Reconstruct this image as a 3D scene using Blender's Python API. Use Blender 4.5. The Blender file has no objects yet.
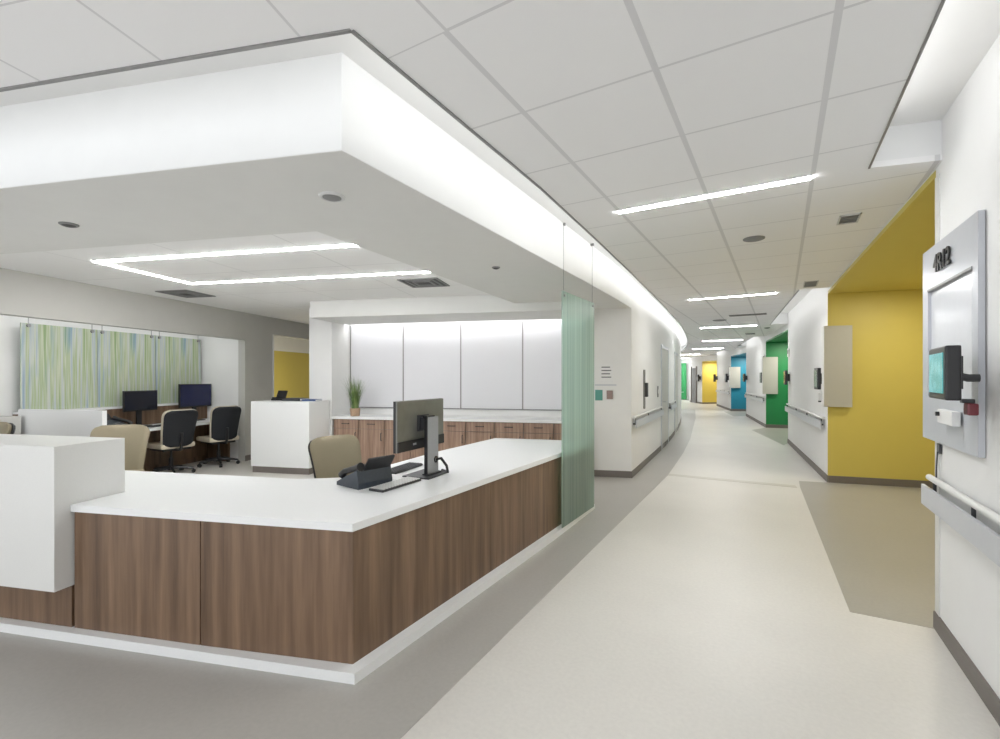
import bpy, bmesh, math, random
from mathutils import Vector, Matrix
from mathutils.geometry import tessellate_polygon
random.seed(7)
C = bpy.context.scene.collection
PI = math.pi

# ------------------------------------------------------------------ camera
YAW = math.atan2(281, 473)          # the lens looks 30.7 degrees right of... the corridor runs along +Y
cam_d = bpy.data.cameras.new('camera')
cam = bpy.data.objects.new('camera', cam_d); C.objects.link(cam)
cam_d.sensor_width = 36; cam_d.lens = 473 / 1000 * 36
cam_d.shift_y = 8.5 / 1000
cam_d.clip_start = 0.02; cam_d.clip_end = 200
cam.location = (0, 0, 1.5); cam.rotation_euler = (PI / 2, 0, YAW)
bpy.context.scene.camera = cam
# ------------------------------------------------------------------ world + exposure
w = bpy.data.worlds.new('world'); bpy.context.scene.world = w; w.use_nodes = True
w.node_tree.nodes['Background'].inputs[0].default_value = (0.95, 0.97, 1.0, 1)
w.node_tree.nodes['Background'].inputs[1].default_value = 1.6
vs = bpy.context.scene.view_settings
vs.view_transform = 'Standard'; vs.look = 'None'; vs.gamma = 1; vs.use_curve_mapping = False
vs.exposure = 0.43
# light levels
LV = dict(strip=82, tray=56, cove=1.3, rcove=1.2, down=8, niche=14, back=3.2)

# frame of the nurse station, turned 18.6 degrees
O = (-1.80, 1.62); A = math.radians(18.6); ca, sa = math.cos(A), math.sin(A)
def B(u, v): return (O[0] + u * ca - v * sa, O[1] + u * sa + v * ca)
def BL(pts): return [B(*p) for p in pts]

def area(name, loc, sx, sy, power, direction, color=(1, 1, 1), spread=PI, xdir=None):
    """rectangular lamp; sx along xdir, faces 'direction'"""
    d = bpy.data.lights.new(name, 'AREA'); d.shape = 'RECTANGLE'; d.size = sx; d.size_y = sy
    d.energy = power; d.color = color; d.spread = spread
    o = bpy.data.objects.new(name, d); C.objects.link(o)
    z = -Vector(direction).normalized()
    x = Vector(xdir if xdir else (1, 0, 0)); x = (x - x.dot(z) * z).normalized()
    y = z.cross(x)
    m = Matrix((x, y, z)).transposed().to_4x4(); m.translation = Vector(loc)
    o.matrix_world = m
    return o

# ------------------------------------------------------------------ outlines of the place (metres)
FASCIA = [(-1.74, 1.5), (-1.765, 2.6), (-1.795, 3.7), (-1.825, 4.8), (-1.87, 6.0), (-1.93, 7.11)]
LW = [(-1.93, 7.11), (-2.02, 8.4), (-2.15, 10.2), (-2.31, 12), (-2.53, 14), (-2.79, 16), (-3.10, 18), (-3.46, 20), (-3.88, 22), (-4.35, 24), (-4.9, 26), (-5.5, 28), (-7.6, 34)]
CEDGE = [(-1.34, 1.2), (-1.374, 2.83), (-1.44, 4.0), (-1.55, 5.7), (-1.66, 7.16), (-1.80, 9), (-1.96, 10.8), (-2.10, 12.3), (-2.31, 14), (-2.57, 16), (-2.88, 18), (-3.24, 20), (-3.66, 22), (-4.13, 24), (-4.68, 26), (-5.28, 28), (-7.38, 34)]
ZC = 2.76; ZT = 3.0; ZS = 2.55; ZI = 2.68
def interp(pts, y):
    for a, b in zip(pts, pts[1:]):
        if a[1] <= y <= b[1]:
            t = (y - a[1]) / (b[1] - a[1]); return a[0] + t * (b[0] - a[0])
    return pts[-1][0]
def along(pts, y0, y1):
    return [(interp(pts, y0), y0)] + [p for p in pts if y0 < p[1] < y1] + [(interp(pts, y1), y1)]

# cove lamps: sit above the ceiling edge and shine on the fascia
def cove_lamp(a, b, inward, power, z=2.86):
    L = math.dist(a, b)
    cx, cy = (a[0] + b[0]) / 2, (a[1] + b[1]) / 2
    area('cove_lamp', (cx, cy, z), L * 0.98, 0.08, power * L, (inward[0], inward[1], -0.12), xdir=(b[0] - a[0], b[1] - a[1], 0))
for y0, y1 in ((1.25, 2.83), (2.83, 4.4), (4.4, 6), (6, 8), (8, 10.5), (10.5, 13), (13, 16), (16, 19), (19, 22), (22, 26), (26, 32)):
    a, b = (interp(CEDGE, y0) + 0.07, y0), (interp(CEDGE, y1) + 0.07, y1)
    n = Vector((-(b[1] - a[1]), b[0] - a[0])).normalized()
    cove_lamp(a, b, n, LV['cove'])
ce0 = (-1.34, 1.2)
for i in range(2):
    a = (ce0[0] - ca * 2.2 * i, ce0[1] - sa * 2.2 * i); b = (a[0] - ca * 2.2, a[1] - sa * 2.2)
    cove_lamp((a[0] + sa * .07, a[1] - ca * .07), (b[0] + sa * .07, b[1] - ca * .07), (-sa, ca), LV['cove'] * 0.45)

# ------------------------------------------------------------------ materials
def nmat(name):
    m = bpy.data.materials.new(name); m.use_nodes = True
    return m, m.node_tree.nodes, m.node_tree.links, m.node_tree.nodes['Principled BSDF']
def plain(name, col, rough=0.5, metal=0.0, bump=0.0, scale=60, var=0.03):
    m, n, l, p = nmat(name)
    p.inputs['Roughness'].default_value = rough; p.inputs['Metallic'].default_value = metal
    tc = n.new('ShaderNodeTexCoord'); nz = n.new('ShaderNodeTexNoise'); nz.inputs['Scale'].default_value = scale
    nz.inputs['Detail'].default_value = 3
    l.new(tc.outputs['Object'], nz.inputs['Vector'])
    r = n.new('ShaderNodeValToRGB'); l.new(nz.outputs['Fac'], r.inputs[0])
    r.color_ramp.elements[0].position = 0.3; r.color_ramp.elements[1].position = 0.7
    r.color_ramp.elements[0].color = tuple(c * (1 - var) for c in col) + (1,)
    r.color_ramp.elements[1].color = tuple(min(1, c * (1 + var)) for c in col) + (1,)
    l.new(r.outputs[0], p.inputs['Base Color'])
    if bump:
        b = n.new('ShaderNodeBump'); b.inputs['Strength'].default_value = bump; b.inputs['Distance'].default_value = 0.002
        l.new(nz.outputs['Fac'], b.inputs['Height']); l.new(b.outputs[0], p.inputs['Normal'])
    return m
def emit(name, col, s):
    m, n, l, p = nmat(name)
    p.inputs['Base Color'].default_value = (*col, 1); p.inputs['Emission Color'].default_value = (*col, 1)
    p.inputs['Emission Strength'].default_value = s
    return m
def tile_mat(name, ang, ox, oy, px, py, wx, wy, col, line):
    """suspended ceiling: grid lines at ox+k*px (width wx) and oy+k*py (width wy) in a frame turned by ang"""
    m, n, l, p = nmat(name); p.inputs['Roughness'].default_value = 0.9
    tc = n.new('ShaderNodeTexCoord'); mp = n.new('ShaderNodeMapping'); mp.vector_type = 'TEXTURE'
    mp.inputs['Location'].default_value = (ox, oy, 0); mp.inputs['Rotation'].default_value = (0, 0, ang)
    l.new(tc.outputs['Object'], mp.inputs['Vector'])
    sp = n.new('ShaderNodeSeparateXYZ'); l.new(mp.outputs[0], sp.inputs[0])
    outs = []
    for ax, per, wd in ((0, px, wx), (1, py, wy)):
        d = n.new('ShaderNodeMath'); d.operation = 'DIVIDE'; d.inputs[1].default_value = per; l.new(sp.outputs[ax], d.inputs[0])
        a = n.new('ShaderNodeMath'); a.operation = 'ADD'; a.inputs[1].default_value = 0.5; l.new(d.outputs[0], a.inputs[0])
        f = n.new('ShaderNodeMath'); f.operation = 'FRACT'; l.new(a.outputs[0], f.inputs[0])
        s = n.new('ShaderNodeMath'); s.operation = 'SUBTRACT'; s.inputs[1].default_value = 0.5; l.new(f.outputs[0], s.inputs[0])
        b = n.new('ShaderNodeMath'); b.operation = 'ABSOLUTE'; l.new(s.outputs[0], b.inputs[0])
        g = n.new('ShaderNodeMath'); g.operation = 'LESS_THAN'; g.inputs[1].default_value = wd / per / 2; l.new(b.outputs[0], g.inputs[0])
        outs.append(g)
    mx = n.new('ShaderNodeMath'); mx.operation = 'MAXIMUM'; l.new(outs[0].outputs[0], mx.inputs[0]); l.new(outs[1].outputs[0], mx.inputs[1])
    mix = n.new('ShaderNodeMix'); mix.data_type = 'RGBA'; l.new(mx.outputs[0], mix.inputs[0])
    mix.inputs[6].default_value = (*col, 1); mix.inputs[7].default_value = (*line, 1)
    l.new(mix.outputs[2], p.inputs['Base Color'])
    return m
def streak_mat(name, cols, sx, sy, sz, rough, contrast=(0.3, 0.7), detail=4, sheen=0.0, fine=0.25):
    """vertical grain: noise squeezed along z"""
    m, n, l, p = nmat(name); p.inputs['Roughness'].default_value = rough
    tc = n.new('ShaderNodeTexCoord'); mp = n.new('ShaderNodeMapping'); mp.inputs['Scale'].default_value = (sx, sy, sz)
    l.new(tc.outputs['Object'], mp.inputs['Vector'])
    nz = n.new('ShaderNodeTexNoise'); nz.inputs['Scale'].default_value = 1; nz.inputs['Detail'].default_value = detail
    nz.inputs['Roughness'].default_value = 0.65
    l.new(mp.outputs[0], nz.inputs['Vector'])
    r = n.new('ShaderNodeValToRGB'); l.new(nz.outputs['Fac'], r.inputs[0])
    k = len(cols)
    while len(r.color_ramp.elements) < k: r.color_ramp.elements.new(0.5)
    for i, c in enumerate(cols):
        r.color_ramp.elements[i].position = contrast[0] + (contrast[1] - contrast[0]) * i / (k - 1)
        r.color_ramp.elements[i].color = (*c, 1)
    l.new(r.outputs[0], p.inputs['Base Color'])
    return m
def floor_mat(name, col, rough=0.38):
    m, n, l, p = nmat(name); p.inputs['Roughness'].default_value = rough
    tc = n.new('ShaderNodeTexCoord')
    a = n.new('ShaderNodeTexNoise'); a.inputs['Scale'].default_value = 1.3; a.inputs['Detail'].default_value = 5
    b = n.new('ShaderNodeTexNoise'); b.inputs['Scale'].default_value = 45; b.inputs['Detail'].default_value = 3
    l.new(tc.outputs['Object'], a.inputs['Vector']); l.new(tc.outputs['Object'], b.inputs['Vector'])
    ad = n.new('ShaderNodeMath'); ad.operation = 'ADD'; l.new(a.outputs['Fac'], ad.inputs[0]); l.new(b.outputs['Fac'], ad.inputs[1])
    r = n.new('ShaderNodeMapRange'); r.inputs[1].default_value = 0.6; r.inputs[2].default_value = 1.4; r.inputs[3].default_value = 0.93; r.inputs[4].default_value = 1.05
    l.new(ad.outputs[0], r.inputs[0])
    v = n.new('ShaderNodeVectorMath'); v.operation = 'SCALE'; v.inputs[0].default_value = col; l.new(r.outputs[0], v.inputs['Scale'])
    l.new(v.outputs[0], p.inputs['Base Color'])
    return m
M = dict(
    white=plain('white_paint', (0.80, 0.80, 0.79), 0.6, var=0.01, scale=6),
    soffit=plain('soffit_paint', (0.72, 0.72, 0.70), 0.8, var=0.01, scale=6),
    fascia=plain('fascia_paint', (0.82, 0.83, 0.83), 0.7, var=0.01, scale=6),
    greige=plain('greige_paint', (0.52, 0.515, 0.485), 0.7, var=0.015, scale=6),
    corian=plain('white_solid_surface', (0.82, 0.83, 0.83), 0.28, var=0.012, scale=120),
    ledge=plain('pale_grey_solid_surface', (0.72, 0.72, 0.70), 0.35, var=0.012, scale=120),
    board=plain('white_glass_board', (0.74, 0.74, 0.77), 0.2, var=0.005, scale=4),
    yellow=plain('yellow_paint', (0.62, 0.51, 0.12), 0.5, var=0.01, scale=5),
    green=plain('green_paint', (0.02, 0.23, 0.07), 0.5, var=0.02, scale=5),
    blue=plain('blue_paint', (0.02, 0.22, 0.32), 0.5, var=0.02, scale=5),
    base=plain('brown_grey_base', (0.17, 0.15, 0.135), 0.5, var=0.03, scale=30),
    trim=plain('grey_metal_trim', (0.30, 0.30, 0.30), 0.4, 0.6),
    alu=plain('brushed_aluminium', (0.60, 0.61, 0.63), 0.35, 0.7, var=0.03, scale=90),
    silver=plain('silver_laminate', (0.55, 0.57, 0.61), 0.3, 0.15, var=0.01, scale=20),
    silver_in=plain('pale_silver_laminate', (0.68, 0.70, 0.74), 0.22, 0.1, var=0.01, scale=20),
    cream=plain('cream_laminate', (0.47, 0.46, 0.41), 0.45, var=0.01, scale=20),
    black=plain('black_plastic', (0.012, 0.012, 0.014), 0.35, var=0.1),
    slate=plain('blue_black_plastic', (0.04, 0.05, 0.065), 0.35, var=0.08),
    dark=plain('charcoal_plastic', (0.035, 0.036, 0.04), 0.4, var=0.1),
    blackfab=plain('black_mesh_fabric', (0.014, 0.016, 0.02), 0.8, var=0.3, bump=0.5, scale=400),
    screen=plain('dark_screen', (0.008, 0.010, 0.022), 0.12, var=0.1),
    screenblue=plain('dark_blue_screen', (0.008, 0.012, 0.06), 0.12, var=0.1),
    monback=plain('grey_monitor_shell', (0.19, 0.19, 0.17), 0.32, 0.35, var=0.05, scale=20),
    tan=plain('tan_upholstery', (0.29, 0.25, 0.17), 0.75, var=0.08, bump=0.4, scale=300),
    beige=plain('beige_upholstery', (0.58, 0.52, 0.41), 0.7, var=0.06, bump=0.4, scale=300),
    keys=plain('grey_keys', (0.30, 0.31, 0.32), 0.5),
    vent=plain('grey_vent', (0.22, 0.22, 0.22), 0.6),
    ventd=plain('dark_vent', (0.06, 0.06, 0.06), 0.6),
    wvent=plain('white_vent', (0.62, 0.62, 0.62), 0.6),
    pot=plain('tan_ceramic', (0.38, 0.26, 0.17), 0.6, var=0.1),
    leaf=plain('grass_blade', (0.07, 0.15, 0.03), 0.55, var=0.4, scale=12),
    leafd=plain('pale_grass_blade', (0.20, 0.26, 0.09), 0.55, var=0.4, scale=12),
    paper=plain('paper', (0.8, 0.8, 0.8), 0.7),
    teal=plain('teal_print', (0.10, 0.32, 0.27), 0.6),
    taupe=plain('taupe_print', (0.30, 0.22, 0.20), 0.6),
    ink=plain('grey_ink', (0.16, 0.17, 0.18), 0.6),
    bluebook=plain('blue_cover', (0.05, 0.09, 0.22), 0.5),
    red=plain('dark_red_plastic', (0.15, 0.02, 0.03), 0.4),
    door=plain('pale_door', (0.60, 0.59, 0.56), 0.45, var=0.01),
    floor=floor_mat('cream_linoleum', (0.68, 0.66, 0.615)),
    floor2=floor_mat('grey_linoleum', (0.43, 0.415, 0.385)),
    floor3=floor_mat('taupe_linoleum', (0.38, 0.365, 0.325)),
    floor4=floor_mat('warm_cream_linoleum', (0.56, 0.535, 0.475)),
    wood=streak_mat('walnut_veneer', [(0.09, 0.052, 0.029), (0.165, 0.10, 0.059), (0.245, 0.155, 0.096)], 14, 14, 0.7, 0.42, (0.28, 0.72)),
    wood2=streak_mat('walnut_veneer_lighter', [(0.19, 0.12, 0.08), (0.30, 0.195, 0.14), (0.42, 0.29, 0.215)], 22, 22, 1.0, 0.42, (0.3, 0.7)),
    strip=emit('lamp_diffuser', (1, 1, 1), LV['strip']),
    trayl=emit('tray_lamp_diffuser', (1, 1, 1), LV['tray']),
    lens=emit('downlight_lens', (1, 0.93, 0.75), 12),
    led=emit('led_strip', (1, 1, 1), 6),
    tile=tile_mat('ceiling_tiles', 0, -1.05, 1.375, 0.61, 0.61, 0.026, 0.013, (0.88, 0.88, 0.885), (0.70, 0.70, 0.71)),
    tileB=tile_mat('ceiling_tiles_turned', A, *B(-0.52, -0.9), 0.62, 1.24, 0.012, 0.008, (0.88, 0.88, 0.885), (0.70, 0.70, 0.71)),
    tileT=tile_mat('tray_ceiling_panels', A, *B(-3.9, 1.2), 1.22, 1.22, 0.008, 0.008, (0.86, 0.86, 0.855), (0.62, 0.62, 0.62)),
)
def screen_img(name, cols, s):
    m, n, l, p = nmat(name)
    tc = n.new('ShaderNodeTexCoord'); nz = n.new('ShaderNodeTexNoise'); nz.inputs['Scale'].default_value = 14
    l.new(tc.outputs['Object'], nz.inputs['Vector'])
    r = n.new('ShaderNodeValToRGB'); l.new(nz.outputs['Fac'], r.inputs[0])
    r.color_ramp.elements[0].position = .4; r.color_ramp.elements[1].position = .6
    r.color_ramp.elements[0].color = (*cols[0], 1); r.color_ramp.elements[1].color = (*cols[1], 1)
    p.inputs['Base Color'].default_value = (0.02, 0.02, 0.02, 1); p.inputs['Roughness'].default_value = 0.15
    l.new(r.outputs[0], p.inputs['Emission Color']); p.inputs['Emission Strength'].default_value = s
    return m
M['tablet'] = screen_img('lit_tablet_screen', [(0.05, 0.30, 0.30), (0.12, 0.42, 0.45)], 0.8)
def glass_mat():
    m, n, l, p = nmat('ribbed_green_glass')
    out = n['Material Output']
    tc = n.new('ShaderNodeTexCoord'); mp = n.new('ShaderNodeMapping'); mp.inputs['Scale'].default_value = (30, 30, 0.3)
    l.new(tc.outputs['Object'], mp.inputs['Vector'])
    nz = n.new('ShaderNodeTexNoise'); nz.inputs['Detail'].default_value = 3; nz.inputs['Scale'].default_value = 1; l.new(mp.outputs[0], nz.inputs['Vector'])
    r = n.new('ShaderNodeValToRGB'); l.new(nz.outputs['Fac'], r.inputs[0])
    r.color_ramp.elements[0].position = .3; r.color_ramp.elements[1].position = .7
    r.color_ramp.elements[0].color = (0.46, 0.55, 0.50, 1); r.color_ramp.elements[1].color = (0.66, 0.74, 0.69, 1)
    l.new(r.outputs[0], p.inputs['Base Color']); p.inputs['Roughness'].default_value = 0.25
    bp = n.new('ShaderNodeBump'); bp.inputs['Strength'].default_value = 0.4; bp.inputs['Distance'].default_value = 0.004
    l.new(nz.outputs['Fac'], bp.inputs['Height']); l.new(bp.outputs[0], p.inputs['Normal'])
    tr = n.new('ShaderNodeBsdfTransparent'); tr.inputs[0].default_value = (0.68, 0.86, 0.78, 1)
    tl = n.new('ShaderNodeBsdfTranslucent'); l.new(r.outputs[0], tl.inputs[0])
    m1 = n.new('ShaderNodeMixShader'); m1.inputs[0].default_value = 0.5; l.new(p.outputs[0], m1.inputs[1]); l.new(tl.outputs[0], m1.inputs[2])
    m2 = n.new('ShaderNodeMixShader'); m2.inputs[0].default_value = 0.38; l.new(m1.outputs[0], m2.inputs[1]); l.new(tr.outputs[0], m2.inputs[2])
    l.new(m2.outputs[0], out.inputs['Surface'])
    return m
M['glass'] = glass_mat()
def art_mat():
    m, n, l, p = nmat('streaked_art_glass'); p.inputs['Roughness'].default_value = 0.25
    tc = n.new('ShaderNodeTexCoord')
    def nz(s, d, off=0):
        mp = n.new('ShaderNodeMapping'); mp.inputs['Scale'].default_value = s; mp.inputs['Location'].default_value = (off, off, off)
        l.new(tc.outputs['Object'], mp.inputs['Vector'])
        t = n.new('ShaderNodeTexNoise'); t.inputs['Scale'].default_value = 1; t.inputs['Detail'].default_value = d
        l.new(mp.outputs[0], t.inputs['Vector']); return t
    a = nz((1, 17, 0.35), 6)
    r = n.new('ShaderNodeValToRGB'); l.new(a.outputs['Fac'], r.inputs[0])
    cols = [(0.28, 0.20, (0.16, 0.30, 0.38)), (0.38, 0, (0.36, 0.44, 0.52)), (0.46, 0, (0.55, 0.58, 0.52)), (0.52, 0, (0.36, 0.44, 0.26)), (0.58, 0, (0.54, 0.58, 0.44)), (0.66, 0, (0.28, 0.38, 0.20))]
    while len(r.color_ramp.elements) < len(cols): r.color_ramp.elements.new(0.5)
    for e, c in zip(r.color_ramp.elements, cols): e.position = c[0]; e.color = (*c[2], 1)
    b = nz((1, 6, 0.8), 2, 3.0)
    r2 = n.new('ShaderNodeValToRGB'); l.new(b.outputs['Fac'], r2.inputs[0]); r2.color_ramp.elements[0].position = .56; r2.color_ramp.elements[1].position = .80
    mix = n.new('ShaderNodeMix'); mix.data_type = 'RGBA'; l.new(r2.outputs[0], mix.inputs[0]); l.new(r.outputs[0], mix.inputs[6]); mix.inputs[7].default_value = (0.12, 0.27, 0.42, 1)
    l.new(mix.outputs[2], p.inputs['Base Color'])
    return m
M['art'] = art_mat()

# ------------------------------------------------------------------ mesh helpers
def bm_new(): return bmesh.new()
def add_box(bm, x0, x1, y0, y1, z0, z1, bev=0, mat=None):
    r = bmesh.ops.create_cube(bm, size=1)
    vs_ = r['verts']
    for v in vs_:
        v.co = Vector(((x0 + x1) / 2 + v.co.x * (x1 - x0), (y0 + y1) / 2 + v.co.y * (y1 - y0), (z0 + z1) / 2 + v.co.z * (z1 - z0)))
        if mat: v.co = mat @ v.co
    if bev:
        es = list({e for v in vs_ for e in v.link_edges})
        bmesh.ops.bevel(bm, geom=es, offset=bev, segments=2, affect='EDGES', profile=0.6)
    return bm
def box(x0, x1, y0, y1, z0, z1, bev=0): return add_box(bm_new(), x0, x1, y0, y1, z0, z1, bev)
def area2(pts): return sum(a[0] * b[1] - b[0] * a[1] for a, b in zip(pts, pts[1:] + pts[:1]))
def add_prism(bm, pts, z0, z1):
    pts = list(pts)
    if area2(pts) < 0: pts = pts[::-1]
    lo = [bm.verts.new((x, y, z0)) for x, y in pts]; hi = [bm.verts.new((x, y, z1)) for x, y in pts]
    n = len(pts)
    for i in range(n): bm.faces.new((lo[i], lo[(i + 1) % n], hi[(i + 1) % n], hi[i]))
    for a, b, c in tessellate_polygon([[Vector((x, y, 0)) for x, y in pts]]):
        if area2([pts[a], pts[b], pts[c]]) < 0: b, c = c, b
        bm.faces.new((hi[a], hi[b], hi[c])); bm.faces.new((lo[a], lo[c], lo[b]))
    return bm
def prism(pts, z0, z1): return add_prism(bm_new(), pts, z0, z1)
def offset(path, d):
    """offset an open polyline to its left by d"""
    out = []
    for i, p in enumerate(path):
        a = Vector(path[max(i - 1, 0)]); b = Vector(path[min(i + 1, len(path) - 1)])
        t = (b - a).normalized(); nrm = Vector((-t.y, t.x))
        if 0 < i < len(path) - 1:
            t1 = (Vector(p) - a).normalized(); k = 1 / max(0.3, nrm.dot(Vector((-t1.y, t1.x))))
        else: k = 1
        out.append((p[0] + nrm.x * d * k, p[1] + nrm.y * d * k))
    return out
def ribbon(path, d0, d1, z0, z1, bm=None):
    """a wall, rail or base following an open polyline, between two left offsets (quads all the way)"""
    bm = bm or bm_new()
    a, b = offset(path, d0), offset(path, d1)
    ring = [[bm.verts.new((*p, z0)), bm.verts.new((*q, z0)), bm.verts.new((*q, z1)), bm.verts.new((*p, z1))] for p, q in zip(a, b)]
    for r, s in zip(ring, ring[1:]):
        for k in range(4): bm.faces.new((r[k], r[(k + 1) % 4], s[(k + 1) % 4], s[k]))
    bm.faces.new(ring[0][::-1]); bm.faces.new(ring[-1])
    bmesh.ops.recalc_face_normals(bm, faces=bm.faces)
    return bm
def add_tube(bm, pts, r, seg=10, rads=None):
    pts = [Vector(p) for p in pts]; rings = []
    up = None
    for i, p in enumerate(pts):
        t = (pts[min(i + 1, len(pts) - 1)] - pts[max(i - 1, 0)]).normalized()
        if up is None: up = t.orthogonal().normalized()
        up = (up - up.dot(t) * t).normalized(); s = t.cross(up)
        rr = rads[i] if rads else r
        rings.append([bm.verts.new(p + (up * math.cos(2 * PI * k / seg) + s * math.sin(2 * PI * k / seg)) * rr) for k in range(seg)])
    for a, b in zip(rings, rings[1:]):
        for k in range(seg): bm.faces.new((a[k], a[(k + 1) % seg], b[(k + 1) % seg], b[k]))
    bm.faces.new(rings[0][::-1]); bm.faces.new(rings[-1])
    return bm
def tube(pts, r, seg=10, rads=None): return add_tube(bm_new(), pts, r, seg, rads)
def add_lathe(bm, prof, seg=24, c=(0, 0)):
    rings = [[bm.verts.new((c[0] + r * math.cos(2 * PI * k / seg), c[1] + r * math.sin(2 * PI * k / seg), z)) for k in range(seg)] for r, z in prof]
    for a, b in zip(rings, rings[1:]):
        for k in range(seg): bm.faces.new((a[k], a[(k + 1) % seg], b[(k + 1) % seg], b[k]))
    bm.faces.new(rings[0][::-1]); bm.faces.new(rings[-1])
    return bm
def lathe(prof, seg=24, c=(0, 0)): return add_lathe(bm_new(), prof, seg, c)
def obj(name, bm, mat, parent=None, smooth=False, loc=None):
    bmesh.ops.recalc_face_normals(bm, faces=bm.faces)
    me = bpy.data.meshes.new(name); bm.to_mesh(me); bm.free()
    me.materials.append(mat)
    if smooth:
        for p in me.polygons: p.use_smooth = True
        me.set_sharp_from_angle(angle=math.radians(40))
    o = bpy.data.objects.new(name, me); C.objects.link(o)
    if parent: o.parent = parent
    if loc: o.location = loc
    return o
def struct(name, bm, mat, parent=None, smooth=False):
    o = obj(name, bm, mat, parent, smooth)
    if not parent: o['kind'] = 'structure'
    return o
def thing(name, label, cat, loc=(0, 0, 0), rz=0, group=None):
    o = bpy.data.objects.new(name, None); C.objects.link(o); o.empty_display_size = 0.1
    o.location = loc; o.rotation_euler = (0, 0, rz); o['label'] = label; o['category'] = cat
    if group: o['group'] = group
    return o
def tag(o, label, cat, group=None):
    o['label'] = label; o['category'] = cat
    if group: o['group'] = group
    return o
def copy_tree(o, parent=None, loc=None, rz=None, label=None):
    c = o.copy(); C.objects.link(c)
    if parent: c.parent = parent
    if loc: c.location = loc
    if rz is not None: c.rotation_euler = (0, 0, rz)
    if label: c['label'] = label
    for ch in o.children: copy_tree(ch, c)
    return c
def text_bm(s, size, depth, bold=0.0):
    cu = bpy.data.curves.new('t', 'FONT'); cu.body = s; cu.size = size; cu.extrude = depth; cu.offset = bold
    cu.align_x = 'CENTER'; cu.align_y = 'CENTER'
    to = bpy.data.objects.new('t', cu); C.objects.link(to)
    bpy.context.view_layer.update()
    me = bpy.data.meshes.new_from_object(to.evaluated_get(bpy.context.evaluated_depsgraph_get()))
    bm = bm_new(); bm.from_mesh(me)
    bpy.data.objects.remove(to); bpy.data.curves.remove(cu); bpy.data.meshes.remove(me)
    return bm

# ------------------------------------------------------------------ setting: floors
struct('floor', box(-14, 5, -2.6, 40, -0.1, 0), M['floor'])
lightline = [(-1.30, -0.2), (-1.36, 1.48), (-1.43, 4.5), (-1.50, 7.6), (-1.68, 10), (-1.92, 12.4), (-2.25, 15), (-2.75, 19), (-3.5, 24)]
struct('floor', prism([(-2.6, -2.0)] + lightline + [(-4.3, 24), (-3.42, 20), (-2.5, 14), (-2.13, 10.2), (-1.94, 7.2), (-2.6, 7.0), (-2.8, 5.9), (-1.9, 5.3), (-1.86, 1.7), B(-8, 0.05), B(-8, -2.5)], 0, 0.002), M['floor2'])
struct('floor', prism([(0.225, 7.7), (0.38, 3.753), (0.80, 3.76), (2.8, 3.76), (2.8, 8.75), (0.60, 8.23), (0.225, 8.14)], 0, 0.002), M['floor3'])
struct('floor', prism([(-0.72, 15.45), (0.05, 12.3), (0.15, 12.82), (2.3, 13), (1.5, 16.6), (-0.39, 16.38)], 0, 0.002), M['floor3'])
struct('floor', prism([(-2.2, 23.3), (-1.6, 20.6), (-1.18, 21.02), (0.4, 21.4), (-0.2, 24.1), (-1.95, 23.8)], 0, 0.002), M['floor3'])
struct('floor', prism([(-1.502, 7.58), (0.19, 7.64), (0.17, 7.78), (-1.51, 7.72)], 0, 0.0022), M['floor4'])

# ------------------------------------------------------------------ setting: ceilings
R1 = (0.58, 8.25); R2 = (0.14, 12.8); R3 = (-0.39, 16.4); R4 = (-1.18, 21.0); R5 = (-1.95, 23.8); R6 = (-3.0, 28.1); R7 = (-3.9, 29.4); R8 = (-4.9, 31.5)
right_edge = [(0.475, -2.5), (0.475, 1.0), (0.455, 3.57), (0.81, 3.66), (0.80, 3.78), (0.585, 8.0), (0.225, 8.0), (-0.22, 12.85), (0.14, 12.85), (-0.39, 16.4), (-0.73, 16.4), (-1.5, 20.95), (-1.18, 21.0), (-1.95, 23.8), (-2.3, 23.8), (-3.35, 28.0), (-3.0, 28.1), (-3.9, 29.4), (-4.9, 31.5), (-5.2, 34)]
ceil_pts = right_edge + CEDGE[::-1][:-1] + [(interp(CEDGE, 1.375), 1.375), (-1.05, 1.375), (-1.05, -2.5)]
struct('ceiling', prism(ceil_pts, ZC, ZC + 0.035), M['tile'])
cl = (ce0[0] - ca * 9, ce0[1] - sa * 9)
struct('ceiling', prism([(-1.05, 1.375), (interp(CEDGE, 1.375), 1.375), ce0, cl, (cl[0] + sa * 3.2, cl[1] - ca * 3.2), (-1.05, -2.5)], ZC, ZC + 0.035), M['tileB'])
# cove tops
struct('ceiling', prism([(-14, -5), (5, -5), (5, 40), (-14, 40)], ZT, ZT + 0.05), M['white'])
# dark reveal trim at the ceiling edges and the upstand behind it
e_left = [cl, ce0]
struct('trim_1', ribbon(CEDGE, -0.012, 0.004, ZC - 0.006, ZC + 0.036), M['trim'])
struct('trim_2', ribbon([ce0, cl], 0.012, -0.004, ZC - 0.006, ZC + 0.036) if False else ribbon([cl, ce0], -0.012, 0.004, ZC - 0.006, ZC + 0.036), M['trim'])
struct('wall_cove', ribbon(CEDGE, -0.16, -0.12, ZC + 0.036, ZT), M['fascia'])
struct('wall_cove', ribbon([cl, ce0], -0.16, -0.12, ZC + 0.036, ZT), M['fascia'])
rc1 = [(0.475, -2.5), (0.475, 1.0), (0.455, 3.57), (0.81, 3.66)]
struct('trim_3', ribbon(rc1[:3], -0.004, 0.006, ZC - 0.006, ZC + 0.036), M['trim'])
struct('wall_cove', ribbon(rc1[:3], 0.10, 0.14, ZC + 0.036, ZT), M['fascia'])
struct('wall_cove', prism([(0.40, 3.575), (0.83, 3.68), (0.83, 3.72), (0.40, 3.615)], ZC + 0.035, ZT), M['fascia'])
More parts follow.
